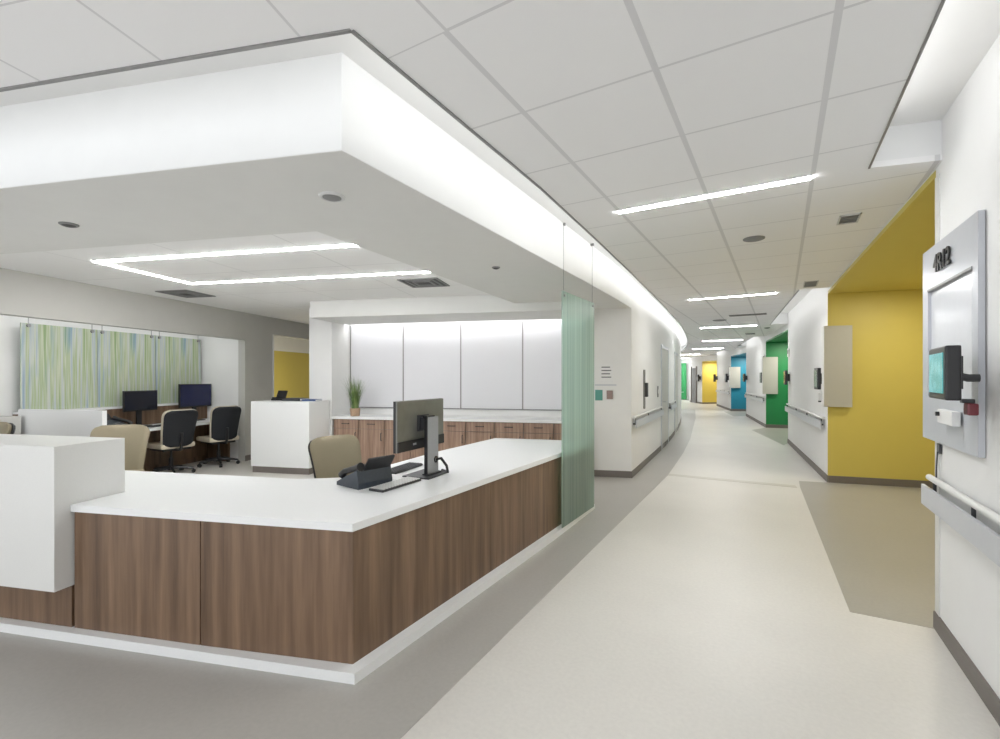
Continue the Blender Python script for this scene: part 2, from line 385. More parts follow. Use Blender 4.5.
for i, (a, b) in enumerate((((0.225, 8.0), (-0.22, 12.85)), ((-0.73, 16.4), (-1.5, 20.95)), ((-2.3, 23.8), (-3.35, 28.0)))):
    struct('trim_%d' % (4 + i), ribbon([a, b], -0.004, 0.012, ZC - 0.006, ZC + 0.036), M['trim'])
    struct('wall_cove', ribbon([a, b], 0.12, 0.16, ZC + 0.036, ZT), M['fascia'])
    for q, k in ((a, 0.0), (b, -0.03)):
        struct('wall_cove', prism([(q[0] - 0.14, q[1] + k), (q[0] + 0.36, q[1] + k), (q[0] + 0.36, q[1] + k + 0.03), (q[0] - 0.14, q[1] + k + 0.03)], ZC + 0.035, ZT), M['fascia'])
    aa = (a[0] + 0.04 - 0.08, a[1] + 0.1); bb = (b[0] - 0.04, b[1] - 0.1)
    cove_lamp(aa, bb, (1, 0.09), LV['rcove'] * 0.8)
for y0, y1 in ((-1.5, 1.0), (1.0, 3.4)):
    cove_lamp((0.42, y0), (0.42, y1), (1, 0), LV['rcove'])

# soffit over the station
soff = offset([B(-10, -0.133)] + FASCIA, 0.004)[1:] + [B(1.6, 5.24), B(-0.0, 5.24), B(0.0, 4.41), B(-0.8, 0.92), B(-10, 0.92), B(-10, -0.129)]
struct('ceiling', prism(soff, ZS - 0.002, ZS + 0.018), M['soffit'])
struct('wall_fascia', ribbon([B(-10, -0.133)] + FASCIA, 0.0, 0.12, ZS + 0.0, ZT), M['fascia'])
# inner upstand of the tray and tray ceiling
struct('wall_tray', ribbon([B(-10, 0.92), B(-0.8, 0.92), B(0.0, 4.41)], -0.04, 0.0, ZS + 0.02, ZI + 0.03), M['fascia'])
struct('ceiling', prism(BL([(-10, 0.93), (-0.81, 0.93), (0.0, 4.42), (0.0, 8.5), (-5.2, 8.5), (-5.2, -1), (-10, -1)]), ZI, ZI + 0.03), M['tileT'])

# ------------------------------------------------------------------ setting: left core wall of the corridor
core_in = 0.12
struct('wall_left', ribbon(LW, 0.0, core_in, 0, ZT), M['white'])
c0 = LW[0]
struct('wall_left', prism([c0, (c0[0] - 0.12, c0[1] + 0.12), B(0.95, 5.36), B(0.95, 5.24)], 0, ZS), M['white'])
struct('baseboard_left', ribbon(LW, -0.012, 0.0, 0, 0.1), M['base'])
struct('baseboard_left', prism([(c0[0] + 0.012, c0[1]), c0, B(0.95, 5.24), B(0.95, 5.228), (c0[0] + 0.012, c0[1] - 0.012)], 0, 0.1), M['base'])

def lrun(y0, y1, d0, d1, z0, z1): return ribbon(along(LW, y0, y1), d0, d1, z0, z1)
# doors in the left wall: frame, leaf, handle
for n, (y0, y1) in ((1, (10.15, 11.45)), (2, (13.2, 14.5)), (3, (17.5, 18.8))):
    dr = bpy.data.objects.new('door_%d' % n, None); C.objects.link(dr); dr['kind'] = 'structure'
    obj('leaf', lrun(y0 + 0.06, y1 - 0.06, -0.012, 0.0, 0.01, 2.12), M['door'], dr)
    fr = lrun(y0, y0 + 0.07, -0.018, 0.0, 0, 2.2)
    ribbon(along(LW, y1 - 0.07, y1), -0.018, 0.0, 0, 2.2, fr); ribbon(along(LW, y0 + 0.07, y1 - 0.07), -0.018, 0.0, 2.13, 2.2, fr)
    obj('frame', fr, M['silver'], dr)
    hx = interp(LW, y0 + 0.2)
    obj('handle', tube([(hx + 0.02, y0 + 0.2, 1.0), (hx + 0.07, y0 + 0.2, 1.0), (hx + 0.07, y0 + 0.33, 1.0)], 0.01), M['alu'], dr)

# ------------------------------------------------------------------ setting: right side
def wall_r(pts, z1=ZT, mat='white', name='wall_right'): return struct(name, ribbon(pts, -0.14, 0.0, 0, z1), M[mat])
near = [(0.84, -2.5), (0.835, 1.0), (0.82, 2.9), (0.80, 3.78)]
wall_r(near); struct('baseboard_right', ribbon(near, 0.0, 0.012, 0, 0.1), M['base'])
struct('trim_7', box(0.7965, 0.803, 3.70, 3.785, 0.1, ZC - 0.06), M['ledge'])
alc = [('yellow', (0.80, 3.78), (0.58, 8.25), (2.6, 8.71), (2.6, 3.83), 2.71, R1, R2),
       ('green', (0.14, 12.8), (-0.39, 16.4), (1.4, 16.75), (1.9, 13.05), 2.58, R3, R4),
       ('blue', (-1.18, 21.0), (-1.95, 23.8), (-0.3, 24.3), (0.5, 21.5), 2.46, R5, R6),
       ('yellow', (-3.0, 28.1), (-3.9, 29.4), (-2.6, 30.6), (-1.7, 29.3), 2.42, R7, R8)]
for i, (cn, a, b, c, d, zh, p, q) in enumerate(alc):
    m = cn
    struct('ceiling', prism([a, b, c, d], zh, zh + 0.04), M[m])
    # far wall (faces the camera), back wall, near side wall
    bv, cv = Vector(b), Vector(c); n = (cv - bv).normalized(); pn = Vector((-n.y, n.x))
    struct('wall_alcove', prism([b, c, tuple(cv + pn * 0.012), tuple(bv + pn * 0.012)], 0, zh), M[m])
    struct('baseboard_alcove', prism([b, c, tuple(cv - pn * 0.012), tuple(bv - pn * 0.012)], 0, 0.1), M['base'])
    struct('wall_alcove', ribbon([c, d], 0.0, -0.12, 0, zh), M[m])
    struct('wall_alcove', ribbon([d, (a[0] + 0.14, a[1] + 0.0)], 0.0, -0.12 if i == 0 else -0.1, 0, zh), M[m])
    struct('wall_right', ribbon([a, b], -0.12, 0.0, zh + 0.04, ZT), M['white'])
    # white corridor wall after the alcove
    dd = (Vector(q) - Vector(p)).normalized(); pa = Vector(p) + dd * 0.014
    struct('wall_right', ribbon([tuple(pa), q], -0.03, 0.0, 0, ZT), M['white']); struct('baseboard_right', ribbon([p, q], 0.0, 0.012, 0, 0.1), M['base'])
# end of the corridor
struct('wall_right', ribbon([R8, (-5.3, 34), (-9, 34.6)], -0.14, 0.0, 0, ZT), M['white'])
struct('wall_alcove', prism([(-5.45, 33.7), (-5.95, 33.78), (-5.95, 33.7), (-5.45, 33.6)], 0.05, 2.5), M['green'])
dr = bpy.data.objects.new('door_4', None); C.objects.link(dr); dr['kind'] = 'structure'
obj('leaf', ribbon([(-4.35, 30.35), (-4.72, 31.13)], 0.0, 0.02, 0.01, 2.1), M['vent'], dr)
obj('frame', ribbon([(-4.30, 30.24), (-4.35, 30.35)], 0.0, 0.05, 0, 2.2, ribbon([(-4.72, 31.13), (-4.77, 31.24)], 0.0, 0.05, 0, 2.2)), M['base'], dr)

# ------------------------------------------------------------------ setting: station walls
UL = -5.1
def bbox(u0, u1, v0, v1, z0, z1): return prism(BL([(u0, v0), (u1, v0), (u1, v1), (u0, v1)]), z0, z1)
struct('wall_left', bbox(UL - 0.14, UL, -3.5, 5.27, 2.19, ZI), M['greige'])
struct('wall_left', bbox(-6.25, -6.12, -3.5, 5.41, 0, 2.62), M['white'])
struct('ceiling', bbox(-6.25, UL - 0.14, -3.5, 5.41, 2.55, 2.60), M['white'])
struct('wall_left', bbox(-6.12, UL - 0.14, 5.27, 5.41, 0, 2.55), M['white'])
struct('wall_left', bbox(UL - 0.14, UL + 0.0, 5.27, 6.02, 0, ZI), M['greige'])
struct('wall_left', bbox(UL - 0.14, UL + 0.0, 6.02, 7.4, 2.35, ZI), M['greige'])
struct('wall_left', bbox(UL - 0.14, UL + 0.0, 7.4, 8.5, 0, ZI), M['greige'])
struct('trim_8', bbox(UL - 0.16, UL + 0.02, 6.0, 6.02, 0, 2.35), M['ledge'])
struct('baseboard_left', bbox(UL, UL + 0.012, 5.27, 6.0, 0, 0.1), M['base'])
# lobby seen through the opening
struct('wall_lobby', bbox(-8.6, -8.5, 5.4, 13, 0, 2.33), M['yellow'])
struct('wall_lobby', bbox(-8.6, -8.5, 5.4, 13, 2.33, ZT), M['white'])
struct('wall_lobby', bbox(-8.5, -3.4, 12.9, 13, 0, ZT), M['white'])
struct('wall_lobby', bbox(-8.5, -8.42, 6.9, 7.25, 0, 2.05), M['cream'])
area('lobby_fill', (*B(-7.2, 8.0), 2.6), 1.0, 0.3, 90, (0, 0, -1), (1, 0.95, 0.85))  # unseen fill light without a fitting, brightens the yellow lobby wall
# wall end beside the back counter, recess, header
struct('wall_back', bbox(-3.62, -3.2, 5.0, 5.72, 0, ZI), M['white'])
struct('wall_back', bbox(-3.2, 0.95, 5.6, 5.72, 0, ZI), M['white'])
struct('wall_back', bbox(0.95, 1.1, 5.24, 5.72, 0, ZS), M['white'])
struct('wall_back', bbox(-5.1, -3.62, 8.4, 8.5, 0, ZI), M['white'])
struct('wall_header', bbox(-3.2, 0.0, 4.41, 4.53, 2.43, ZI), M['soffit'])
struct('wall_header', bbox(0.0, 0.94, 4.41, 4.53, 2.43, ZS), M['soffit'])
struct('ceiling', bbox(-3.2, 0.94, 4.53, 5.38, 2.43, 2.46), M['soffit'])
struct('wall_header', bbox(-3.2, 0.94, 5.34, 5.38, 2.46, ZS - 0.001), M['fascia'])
tag(obj('light_strip', bbox(-3.15, 0.93, 5.385, 5.41, 2.44, 2.47), M['led']), 'thin bright light strip above the white wall boards', 'light')
area('wall_washer', (*B(-1.1, 5.44), 2.52), 4.0, 0.06, LV['back'], (-sa * 0.25, ca * 0.25, -1), xdir=(ca, sa, 0))
area('niche_lamp', (*B(-5.4, 1.9), 2.52), 6.4, 0.1, LV['niche'], (-ca * 0.9, -sa * 0.9, -0.7), xdir=(-sa, ca, 0))

# ------------------------------------------------------------------ reception desk
desk = thing('reception_desk', 'walnut fronted reception desk on a pale plinth wrapping the corner', 'desk', (O[0], O[1], 0))
def loc(pts): return [(x - O[0], y - O[1]) for x, y in pts]
def panel(pts2, t, z0, z1): return ribbon(loc(pts2), 0, t, z0, z1)
pl_out = [B(-4.4, 0), (-1.79, 1.623), (-1.80, 4.0), (-1.835, 5.22)]
obj('plinth', ribbon(loc(pl_out), 0.0, 0.12, 0, 0.055), M['corian'], desk)
wc = (-1.857, 1.672)   # walnut corner
us = [-1.735, -0.955, 0.0]
segs = []
def bu(u): t = B(u, 0.05); return t
for u0, u1 in ((-4.3, -3.5), (-3.5, -2.6), (-2.6, -1.81)):
    obj('front_panel', panel([bu(u0 + 0.003), bu(u1 - 0.003)], 0.03, 0.056, 0.298), M['wood'], desk)
for u0, u1 in ((-1.795, -0.93), (-0.93, None)):
    a = bu(u0 + 0.003); b = bu(u1 - 0.003) if u1 else (wc[0] - 0.0, wc[1])
    obj('front_panel', panel([a, b], 0.03, 0.056, 0.728), M['wood'], desk)
ry = [1.674, 3.0, 4.25, 5.17]
for y0, y1 in zip(ry, ry[1:]):
    obj('front_panel', panel([(-1.857 - (y0 - 1.67) * 0.004, y0 + 0.002), (-1.857 - (y1 - 1.67) * 0.004, y1 - 0.002)], 0.03, 0.056, 0.728), M['wood'], desk)
# carcass: spine panels and gables
bodyb = panel([B(-4.3, 0.42), B(-0.35, 0.42), (-2.25, 4.95)], 0.03, 0.0, 0.728)
for y in (2.7, 3.9): add_box(bodyb, -2.85 - O[0], -1.93 - O[0], y - O[1], y + 0.03 - O[1], 0, 0.728)
for u in (-1.2, -2.4, -3.6):
    add_prism(bodyb, loc(BL([(u, 0.12), (u + 0.03, 0.12), (u + 0.03, 0.85), (u, 0.85)])), 0, 0.728 if u > -1.7 else 0.29)
obj('body', bodyb, M['ledge'], desk)
top_pts = [B(-1.801, 0.035), (-1.842, 1.657), (-1.846, 4.0), (-1.865, 5.17), (-2.2, 5.15), (-2.985, 4.92), (-2.93, 3.7), (-2.76, 2.40), B(-0.95, 0.93), B(-4.3, 0.92), B(-4.3, 0.36), B(-1.801, 0.36)]
wt = bm_new(); add_prism(wt, top_pts, 0.73, 0.77)
tag(obj('worktop', wt, M['corian']), 'long white L-shaped worktop lying on the walnut reception desk', 'worktop')
tb = bm_new(); add_prism(tb, BL([(-4.3, -0.045), (-1.805, -0.045), (-1.805, 0.355), (-4.3, 0.355)]), 0.30, 1.115)
tag(obj('transaction_counter', tb, M['ledge']), 'tall white block counter hanging on the left end of the reception desk', 'counter')

# ------------------------------------------------------------------ glass screen with its rods
gs = thing('glass_screen', 'tall ribbed green glass screen at the corridor end of the reception desk', 'glass screen', (-1.81, 4.66, 0.056))
obj('pane', box(-0.006, 0.006, -0.445, 0.45, 0.002, 2.284), M['glass'], gs)
for dy in (-0.41, 0.40):
    rod = obj('rod', tube([(0, dy, 2.22), (0, dy, 2.944)], 0.0025, 8), M['vent'], gs)
    for z in (2.245, 2.93):
        obj('clamp', tube([(-0.016, dy, z), (0.018, dy, z)], 0.014, 12), M['trim'], rod)

# ------------------------------------------------------------------ ceiling fittings
def lamp_bar(x0, x1, y, label, z=ZC, grp='ceiling light bars in the corridor'):
    t = thing('linear_light', label, 'ceiling light', ((x0 + x1) / 2, y, z), 0, grp)
    h = (x1 - x0) / 2
    obj('diffuser', box(-h, h, -0.028, 0.028, -0.008, -0.002, 0), M['strip'], t)
    fr = box(-h - 0.008, h + 0.008, -0.036, -0.028, -0.006, -0.0005); add_box(fr, -h - 0.008, h + 0.008, 0.028, 0.036, -0.006, -0.0005)
    obj('frame', fr, M['wvent'], t)
    return t
lamp_bar(-1.06, 0.16, 3.54, 'long bright ceiling light bar, nearest over the corridor')
lamp_bar(-1.27, -0.06, 8.1, 'bright ceiling light bar, second one along the corridor')
lamp_bar(-1.75, -0.5, 12.8, 'bright ceiling light bar, third one along the corridor')
lamp_bar(-2.3, -1.1, 17.4, 'small bright ceiling light bar, fourth one along the corridor')
lamp_bar(-3.3, -2.1, 22.0, 'tiny bright ceiling light bar, fifth one along the corridor')
lamp_bar(-4.9, -3.7, 27.0, 'tiny bright ceiling light bar, sixth one along the corridor')
lamp_bar(-6.3, -5.1, 31.6, 'tiny ceiling light bar added to brighten the far end of the corridor')  # extra bar added because the corridor end came out dark
area('end_fill', (-5.7, 31.9, 2.72), 1.2, 0.1, 40, (0, 0.6, -1))  # fill light added to lift the dark end wall, no fitting of its own
for y in (-1.6,):
    lamp_bar(-1.06, 0.16, y, 'unseen ceiling light bar added behind the viewpoint to light the near corridor')  # out of view, added for the general light level
def bar_B(u0, u1, v0, v1): return bbox(u0, u1, v0, v1, ZI - 0.008, ZI - 0.001)
tl = thing('linear_light', 'bright U-shaped ceiling light set in the tray above the station', 'ceiling light', (0, 0, 0))
obj('diffuser', bar_B(-3.84, -0.80, 1.70, 1.74), M['trayl'], tl)
obj('diffuser', bar_B(-3.84, -0.48, 2.84, 2.88), M['trayl'], tl)
obj('diffuser', bar_B(-3.84, -3.80, 1.74, 2.84), M['trayl'], tl)

def diffuser(x, y, z, s, rz, label, m='vent', n=3, grp=None):
    t = thing('air_diffuser', label, 'ceiling vent', (x, y, z), rz, grp)
    fr = bm_new()
    for k in range(n):
        a = s / 2 * (1 - k * 0.8 / n); b_ = a - s * 0.05
        for q in ((-a, a, -a, -b_), (-a, a, b_, a), (-a, -b_, -b_, b_), (b_, a, -b_, b_)):
            add_box(fr, q[0], q[1], q[2], q[3], -0.012 - 0.003 * k, -0.001)
    obj('frame', fr, M[m], t)
    obj('core', box(-s * 0.46, s * 0.46, -s * 0.46, s * 0.46, -0.006, -0.0005), M['ventd'], t)
    return t
diffuser(*B(-4.48, 3.43), ZI, 0.5, A, 'square grey ceiling vent near the art niche')
diffuser(*B(-0.95, 3.40), ZI, 0.5, A, 'square grey ceiling vent near the end of the tray light')
def grille(x, y, sx, sy, label, n=5, m='wvent'):
    t = thing('ceiling_grille', label, 'ceiling vent', (x, y, ZC), 0)
    fr = bm_new()
    for a in ((-sx, sx, -sy, -sy + 0.012), (-sx, sx, sy - 0.012, sy), (-sx, -sx + 0.012, -sy, sy), (sx - 0.012, sx, -sy, sy)): add_box(fr, *a, -0.01, -0.001)
    obj('frame', fr, M[m], t)
    for k in range(n):
        yy = -sy + 0.012 + (2 * sy - 0.024) * (k + 0.5) / n
        obj('slat', box(-sx + 0.012, sx - 0.012, yy - 0.004, yy + 0.004, -0.009, -0.003), M['vent'], t)
    obj('core', box(-sx + 0.01, sx - 0.01, -sy + 0.01, sy - 0.01, -0.0025, -0.0005), M['vent'], t)
grille(0.46, 4.62, 0.07, 0.12, 'small square grille in the ceiling beside the yellow alcove', 4)
grille(0.34, 7.55, 0.08, 0.22, 'small grille in the ceiling before the first white wall on the right', 4)
grille(-0.57, 10.6, 0.33, 0.10, 'long slotted grille between the second and third light bars', 4, 'vent')
grille(-0.75, 15.2, 0.12, 0.2, 'small dark grille in the ceiling beyond the third light bar', 3, 'vent')
def disc(x, y, z, r, name, label, cat, m1='wvent', m2='vent', grp=None):
    t = thing(name, label, cat, (x, y, z), 0, grp)
    obj('rim', lathe([(r, -0.001), (r * 0.98, -0.008), (r * 0.8, -0.014), (r * 0.72, -0.010)], 28), M[m1], t, True)
    obj('core', lathe([(r * 0.7, -0.002), (r * 0.7, -0.012), (r * 0.45, -0.02), (r * 0.1, -0.022)], 24), M[m2], t, True)
    return t
disc(-0.21, 4.84, ZC, 0.09, 'ceiling_speaker', 'small round grey disc in the corridor ceiling past the nearest light bar', 'ceiling speaker', 'vent', 'vent')
disc(-1.15, 11.3, ZC, 0.14, 'ceiling_speaker', 'round grey disc in the ceiling beside the long slotted grille', 'ceiling speaker', 'vent', 'vent')
disc(-2.227, 1.851, ZS, 0.075, 'downlight', 'round recessed downlight in the soffit near the desk corner', 'downlight', 'wvent', 'vent')
disc(-4.17, 1.27, ZS, 0.055, 'downlight', 'small round downlight in the soffit at the upper left', 'downlight', 'vent', 'ventd')
disc(-2.318, 3.827, ZS, 0.04, 'sprinkler', 'tiny round sprinkler head in the soffit near the glass screen', 'sprinkler', 'vent', 'ventd')
t = thing('downlight', 'round downlight in the ceiling of the near yellow alcove', 'downlight', (1.55, 7.35, 2.71))
obj('rim', lathe([(0.075, -0.001), (0.072, -0.006), (0.06, -0.006), (0.058, -0.002)], 28), M['yellow'], t, True)
obj('lens', lathe([(0.057, -0.001), (0.055, -0.004)], 24), M['lens'], t)
area('alcove_area_light', (1.55, 7.35, 2.69), 0.12, 0.12, 14, (0, 0, -1), (1, 0.95, 0.85))
area('alcove_area_light', (1.6, 5.2, 2.69), 0.12, 0.12, 10, (0, 0, -1), (1, 0.95, 0.85))  # no fitting modelled here; lights the near half of the alcove
area('alcove_area_light', (0.45, 15.6, 2.56), 0.15, 0.15, 30, (0, 0, -1), (1, 0.95, 0.85))  # added fill without a fitting, brightens the green alcove
area('alcove_area_light', (-1.05, 23.2, 2.44), 0.15, 0.15, 30, (0, 0, -1), (1, 0.95, 0.85))  # likewise added, lifts the blue alcove
area('alcove_area_light', (-3.0, 29.4, 2.40), 0.15, 0.15, 24, (0, 0, -1), (1, 0.95, 0.85))  # added to brighten the far yellow alcove, no downlight there
for (x, y, lb) in ((-0.3, 13.6, 'first'), (-1.35, 20.2, 'second')):
    disc(x, y, ZC, 0.07, 'camera_dome', 'small dark dome on the ceiling edge of the %s far white wall' % lb, 'camera dome', 'vent', 'ventd')

# ------------------------------------------------------------------ handrails
def handrail(path, side, label, ends=True, tubed=False):
    """side: +1 rail projects to the left of the path, -1 to the right"""
    t = thing('handrail', label, 'handrail', (path[0][0], path[0][1], 0))
    p = [(x - path[0][0], y - path[0][1]) for x, y in path]
    s = side
    obj('crash_band', ribbon(p, *sorted((s * 0.058, s * 0.072)), 0.745, 0.862), M['silver'], t)
    q = offset(p, s * 0.034)
    obj('grip', tube([(x, y, 0.905) for x, y in q], 0.018, 12), M['ledge'], t, True)
    L = math.dist(p[0], p[-1])
    k = max(2, int(L / 1.2) + 1)
    for i in range(k):
        f = 0.04 + 0.92 * i / (k - 1)
        idx = f * (len(p) - 1); i0 = min(int(idx), len(p) - 2); g = idx - i0
        a = Vector(p[i0]).lerp(Vector(p[i0 + 1]), g); d = (Vector(p[i0 + 1]) - Vector(p[i0])).normalized(); nn = Vector((-d.y, d.x)) * s
        e = a + nn * 0.057; h = a + nn * 0.034
        br = tube([(a.x + nn.x * 0.002, a.y + nn.y * 0.002, 0.80), (h.x, h.y, 0.80), (e.x, e.y, 0.80)], 0.014, 8)
        obj('bracket', br, M['dark'], t)
        obj('post', tube([(h.x, h.y, 0.815), (h.x, h.y, 0.888)], 0.009, 8), M['dark'], t)
    return t
handrail([(0.838, -2.0), (0.835, 1.0), (0.82, 2.9), (0.80, 3.76)], 1, 'silver and white handrail on the near right wall under the door panel')
handrail([(0.572, 8.42), (0.148, 12.7)], 1, 'silver handrail on the white wall between the yellow and green alcoves')
handrail([(-0.41, 16.55), (-1.16, 20.9)], 1, 'small handrail on the white wall between the green and blue alcoves')
handrail([(-1.99, 23.95), (-2.96, 27.9)], 1, 'tiny handrail on the white wall between the blue and far yellow alcoves')
handrail(along(LW, 7.13, 10.1), -1, 'silver handrail on the left white wall before its first door')
handrail(along(LW, 11.5, 13.15), -1, 'short silver handrail on the left white wall between two doors')

# ------------------------------------------------------------------ near door panel, tablet, reader
pn = thing('charting_panel', 'tall silver wall panel with black room number on the near right wall', 'wall panel', (0.8065, 3.475, 1.13), math.radians(1.3))
D0 = -0.028
fr = bm_new()
add_box(fr, D0, -0.003, -0.445, -0.375, 0, 1.15); add_box(fr, D0, -0.003, 0.34, 0.45, 0, 1.15)
add_box(fr, D0, -0.003, -0.375, 0.34, 0.905, 1.15); add_box(fr, D0, -0.003, -0.375, 0.34, 0, 0.26)
obj('frame', fr, M['silver'], pn)
obj('back_board', box(D0 + 0.015, -0.004, -0.375, 0.34, 0.26, 0.905), M['silver_in'], pn)
obj('shelf_lip', box(D0 - 0.004, D0 + 0.02, -0.375, 0.34, 0.892, 0.905), M['trim'], pn)
tx = text_bm('4R12', 0.135, 0.004, 0.003)
# letters: x right -> -y in the world, y up -> z, normal faces -x
for v in tx.verts: v.co = Vector((D0 - 0.008 - v.co.z, -v.co.x, v.co.y))
for v in tx.verts: v.co += Vector((0, 0.05, 1.025))
obj('room_number', tx, M['black'], pn)
tb_ = thing('wall_tablet', 'black framed tablet with lit teal screen on the near right wall panel', 'tablet', (0.655, 3.0, 1.40), math.radians(-3))
obj('casing', box(-0.02, 0.035, -0.19, 0.17, 0, 0.245, 0.008), M['black'], tb_)
obj('screen', box(-0.023, -0.0195, -0.155, 0.14, 0.03, 0.215), M['tablet'], tb_)
obj('arm', add_box(tube([(0.03, 0.0, 0.12), (0.09, 0.0, 0.10), (0.13, 0.0, 0.10)], 0.018, 10), 0.03, 0.06, -0.08, 0.08, 0.05, 0.2), M['dark'], tb_)
sc = thing('card_reader', 'small dark red scanner hanging under the near tablet', 'scanner', (0.745, 2.95, 1.33))
obj('body', box(-0.02, 0.02, -0.03, 0.03, 0, 0.055, 0.008), M['red'], sc); obj('head', box(-0.035, 0.01, -0.02, 0.02, 0.055, 0.075, 0.005), M['dark'], sc)
dp = thing('wall_dispenser', 'small white box with a black knob on the near silver panel', 'dispenser', (0.776, 3.38, 1.255))
obj('body', box(-0.035, 0.0, -0.16, 0.10, 0, 0.075, 0.006), M['white'], dp); obj('knob', tube([(-0.035, 0.06, 0.05), (-0.05, 0.06, 0.05)], 0.012, 12), M['black'], dp)
sw = thing('wall_socket', 'dark socket box below the near silver panel', 'socket', (0.80, 3.68, 1.06))
obj('plate', box(-0.012, 0.0, -0.025, 0.03, 0, 0.055, 0.003), M['dark'], sw); obj('cable', tube([(-0.014, 0, 0.01), (-0.02, -0.005, -0.08), (-0.02, 0, -0.15)], 0.004, 6), M['dark'], sw)

# ------------------------------------------------------------------ far panels, wall tablets
def far_panel(b, c, w_, left, z0, z1, label):
    bv, cv = Vector(b), Vector(c); n = (cv - bv).normalized()
    ang = math.atan2(n.y, n.x)
    t = thing('charting_panel', label, 'wall panel', (*(bv), z0), ang, 'pale panels at the alcove corners')
    obj('body', box(left, left + w_, -0.085, -0.002, 0, z1 - z0, 0.004), M['cream'], t)
    obj('side_strip', box(left - 0.008, left - 0.001, -0.083, -0.004, 0.005, z1 - z0 - 0.005), M['ledge'], t)
    return t
far_panel(alc[0][2], alc[0][3], 0.34, -0.07, 1.09, 2.24, 'tall cream panel overlapping the near yellow alcove wall')
far_panel(alc[1][2], alc[1][3], 0.40, -0.10, 1.02, 2.13, 'cream panel overlapping the green alcove wall')
far_panel(alc[2][2], alc[2][3], 0.45, -0.08, 1.05, 2.0, 'small cream panel overlapping the blue alcove wall')
def wall_dev(a, b, t_, z, label, w=0.3, h=0.32, d=0.1, name='wall_tablet', cat='tablet'):
    av, bv = Vector(a), Vector(b); dr_ = (bv - av).normalized(); p = av + dr_ * t_; nn = Vector((-dr_.y, dr_.x))
    ang = math.atan2(dr_.y, dr_.x)
    t = thing(name, label, cat, (p.x, p.y, z), ang)
    obj('casing', box(-w / 2, w / 2, d * 0.55, d, 0, h, 0.008), M['dark'], t)
    obj('screen', box(-w * 0.44, w * 0.44, d + 0.0005, d + 0.004, h * 0.1, h * 0.9), M['screen'], t)
    obj('mount', box(-w * 0.2, w * 0.2, 0.002, d * 0.55, h * 0.25, h * 0.75), M['dark'], t)
    return t
wall_dev(R1, R2, 0.32, 1.33, 'black tablet on the white wall just past the near yellow alcove')
wall_dev(R1, R2, 4.3, 1.35, 'black tablet at the far end of the first white wall, by the green alcove')
wall_dev(R3, R4, 0.35, 1.35, 'black tablet on the second white wall just past the green alcove')
wall_dev(R3, R4, 4.35, 1.35, 'black tablet at the far end of the second white wall, by the blue alcove', d=0.14)
wall_dev(R5, R6, 0.4, 1.3, 'black tablet on the third white wall just past the blue alcove', d=0.18, h=0.4)
wall_dev(R5, R6, 4.1, 1.3, 'tiny black tablet between the blue wall and the far yellow alcove', d=0.2, h=0.4)
wall_dev(R7, R8, 0.3, 1.3, 'tiny black tablet on the white wall past the far yellow alcove', d=0.2, h=0.4)
for (a, b, t_, z, lb) in ((R1, R2, 0.2, 2.08, 'small dark room sign above the tablet on the first white wall'), (R1, R2, 4.35, 2.0, 'small dark room sign by the green alcove'), (R3, R4, 0.25, 2.05, 'small dark room sign on the second white wall')):
    av, bv = Vector(a), Vector(b); d_ = (bv - av).normalized(); p = av + d_ * t_
    t = thing('room_sign', lb, 'sign', (p.x, p.y, z), math.atan2(d_.y, d_.x))
    obj('plate', box(-0.1, 0.1, 0.002, 0.03, -0.02, 0.17), M['ledge'], t); obj('lettering', box(-0.05, 0.05, 0.0305, 0.034, 0.05, 0.13), M['ink'], t)
t = thing('sanitizer_dispenser', 'small grey dispenser below the tablet on the first white wall', 'dispenser', (*(Vector(R1).lerp(Vector(R2), 0.06)), 1.16), math.atan2(R2[1] - R1[1], R2[0] - R1[0]))
obj('body', box(-0.05, 0.05, 0.002, 0.08, 0, 0.12, 0.006), M['ledge'], t); obj('spout', box(-0.02, 0.02, 0.04, 0.075, -0.02, 0.0), M['dark'], t)

# ------------------------------------------------------------------ signs on the core wall
EA = A
def core_sign(u, z, w_, h, mat, label, lines=0, name='wall_sign'):
    p = B(u, 5.24); t = thing(name, label, 'sign', (*p, z), EA)
    obj('plate', box(-w_ / 2, w_ / 2, -0.01, -0.001, 0, h), M[mat], t)
    if lines:
        ln = bm_new()
        for k in range(lines): add_box(ln, -w_ * 0.36, w_ * (0.36 if k % 2 else 0.28), -0.012, -0.0105, h * (0.85 - 0.72 * k / lines) - 0.012, h * (0.85 - 0.72 * k / lines) + 0.004)
        obj('lettering', ln, M['ink'], t)
    return t
core_sign(1.26, 1.43, 0.20, 0.28, 'paper', 'white notice with grey lines on the white core wall', 4)
core_sign(1.25, 1.385, 0.32, 0.018, 'silver', 'thin grey ledge strip under the notice on the core wall')
core_sign(1.15, 1.16, 0.11, 0.16, 'teal', 'small teal square sign under the grey strip')
core_sign(1.31, 1.18, 0.09, 0.13, 'taupe', 'small taupe square sign beside the teal one')
x = interp(LW, 8.15)
t = thing('phone_handset_holder', 'narrow dark wall unit on the left corridor wall above the handrail', 'wall unit', (x, 8.15, 0.98), math.atan2(1.3, -0.1))
obj('back_plate', box(-0.05, 0.05, -0.02, -0.002, 0, 0.66, 0.003), M['vent'], t); obj('handset', box(-0.04, 0.04, -0.07, -0.02, 0.2, 0.44, 0.01), M['dark'], t)
x = interp(LW, 9.7)
t = thing('light_switch', 'small grey switch plate beside the first door of the left wall', 'switch', (x, 9.7, 1.12), math.atan2(1.8, -0.13))
obj('plate', box(-0.06, 0.06, -0.012, -0.002, 0, 0.22, 0.003), M['vent'], t); obj('rocker', box(-0.02, 0.02, -0.018, -0.012, 0.07, 0.15), M['ledge'], t)

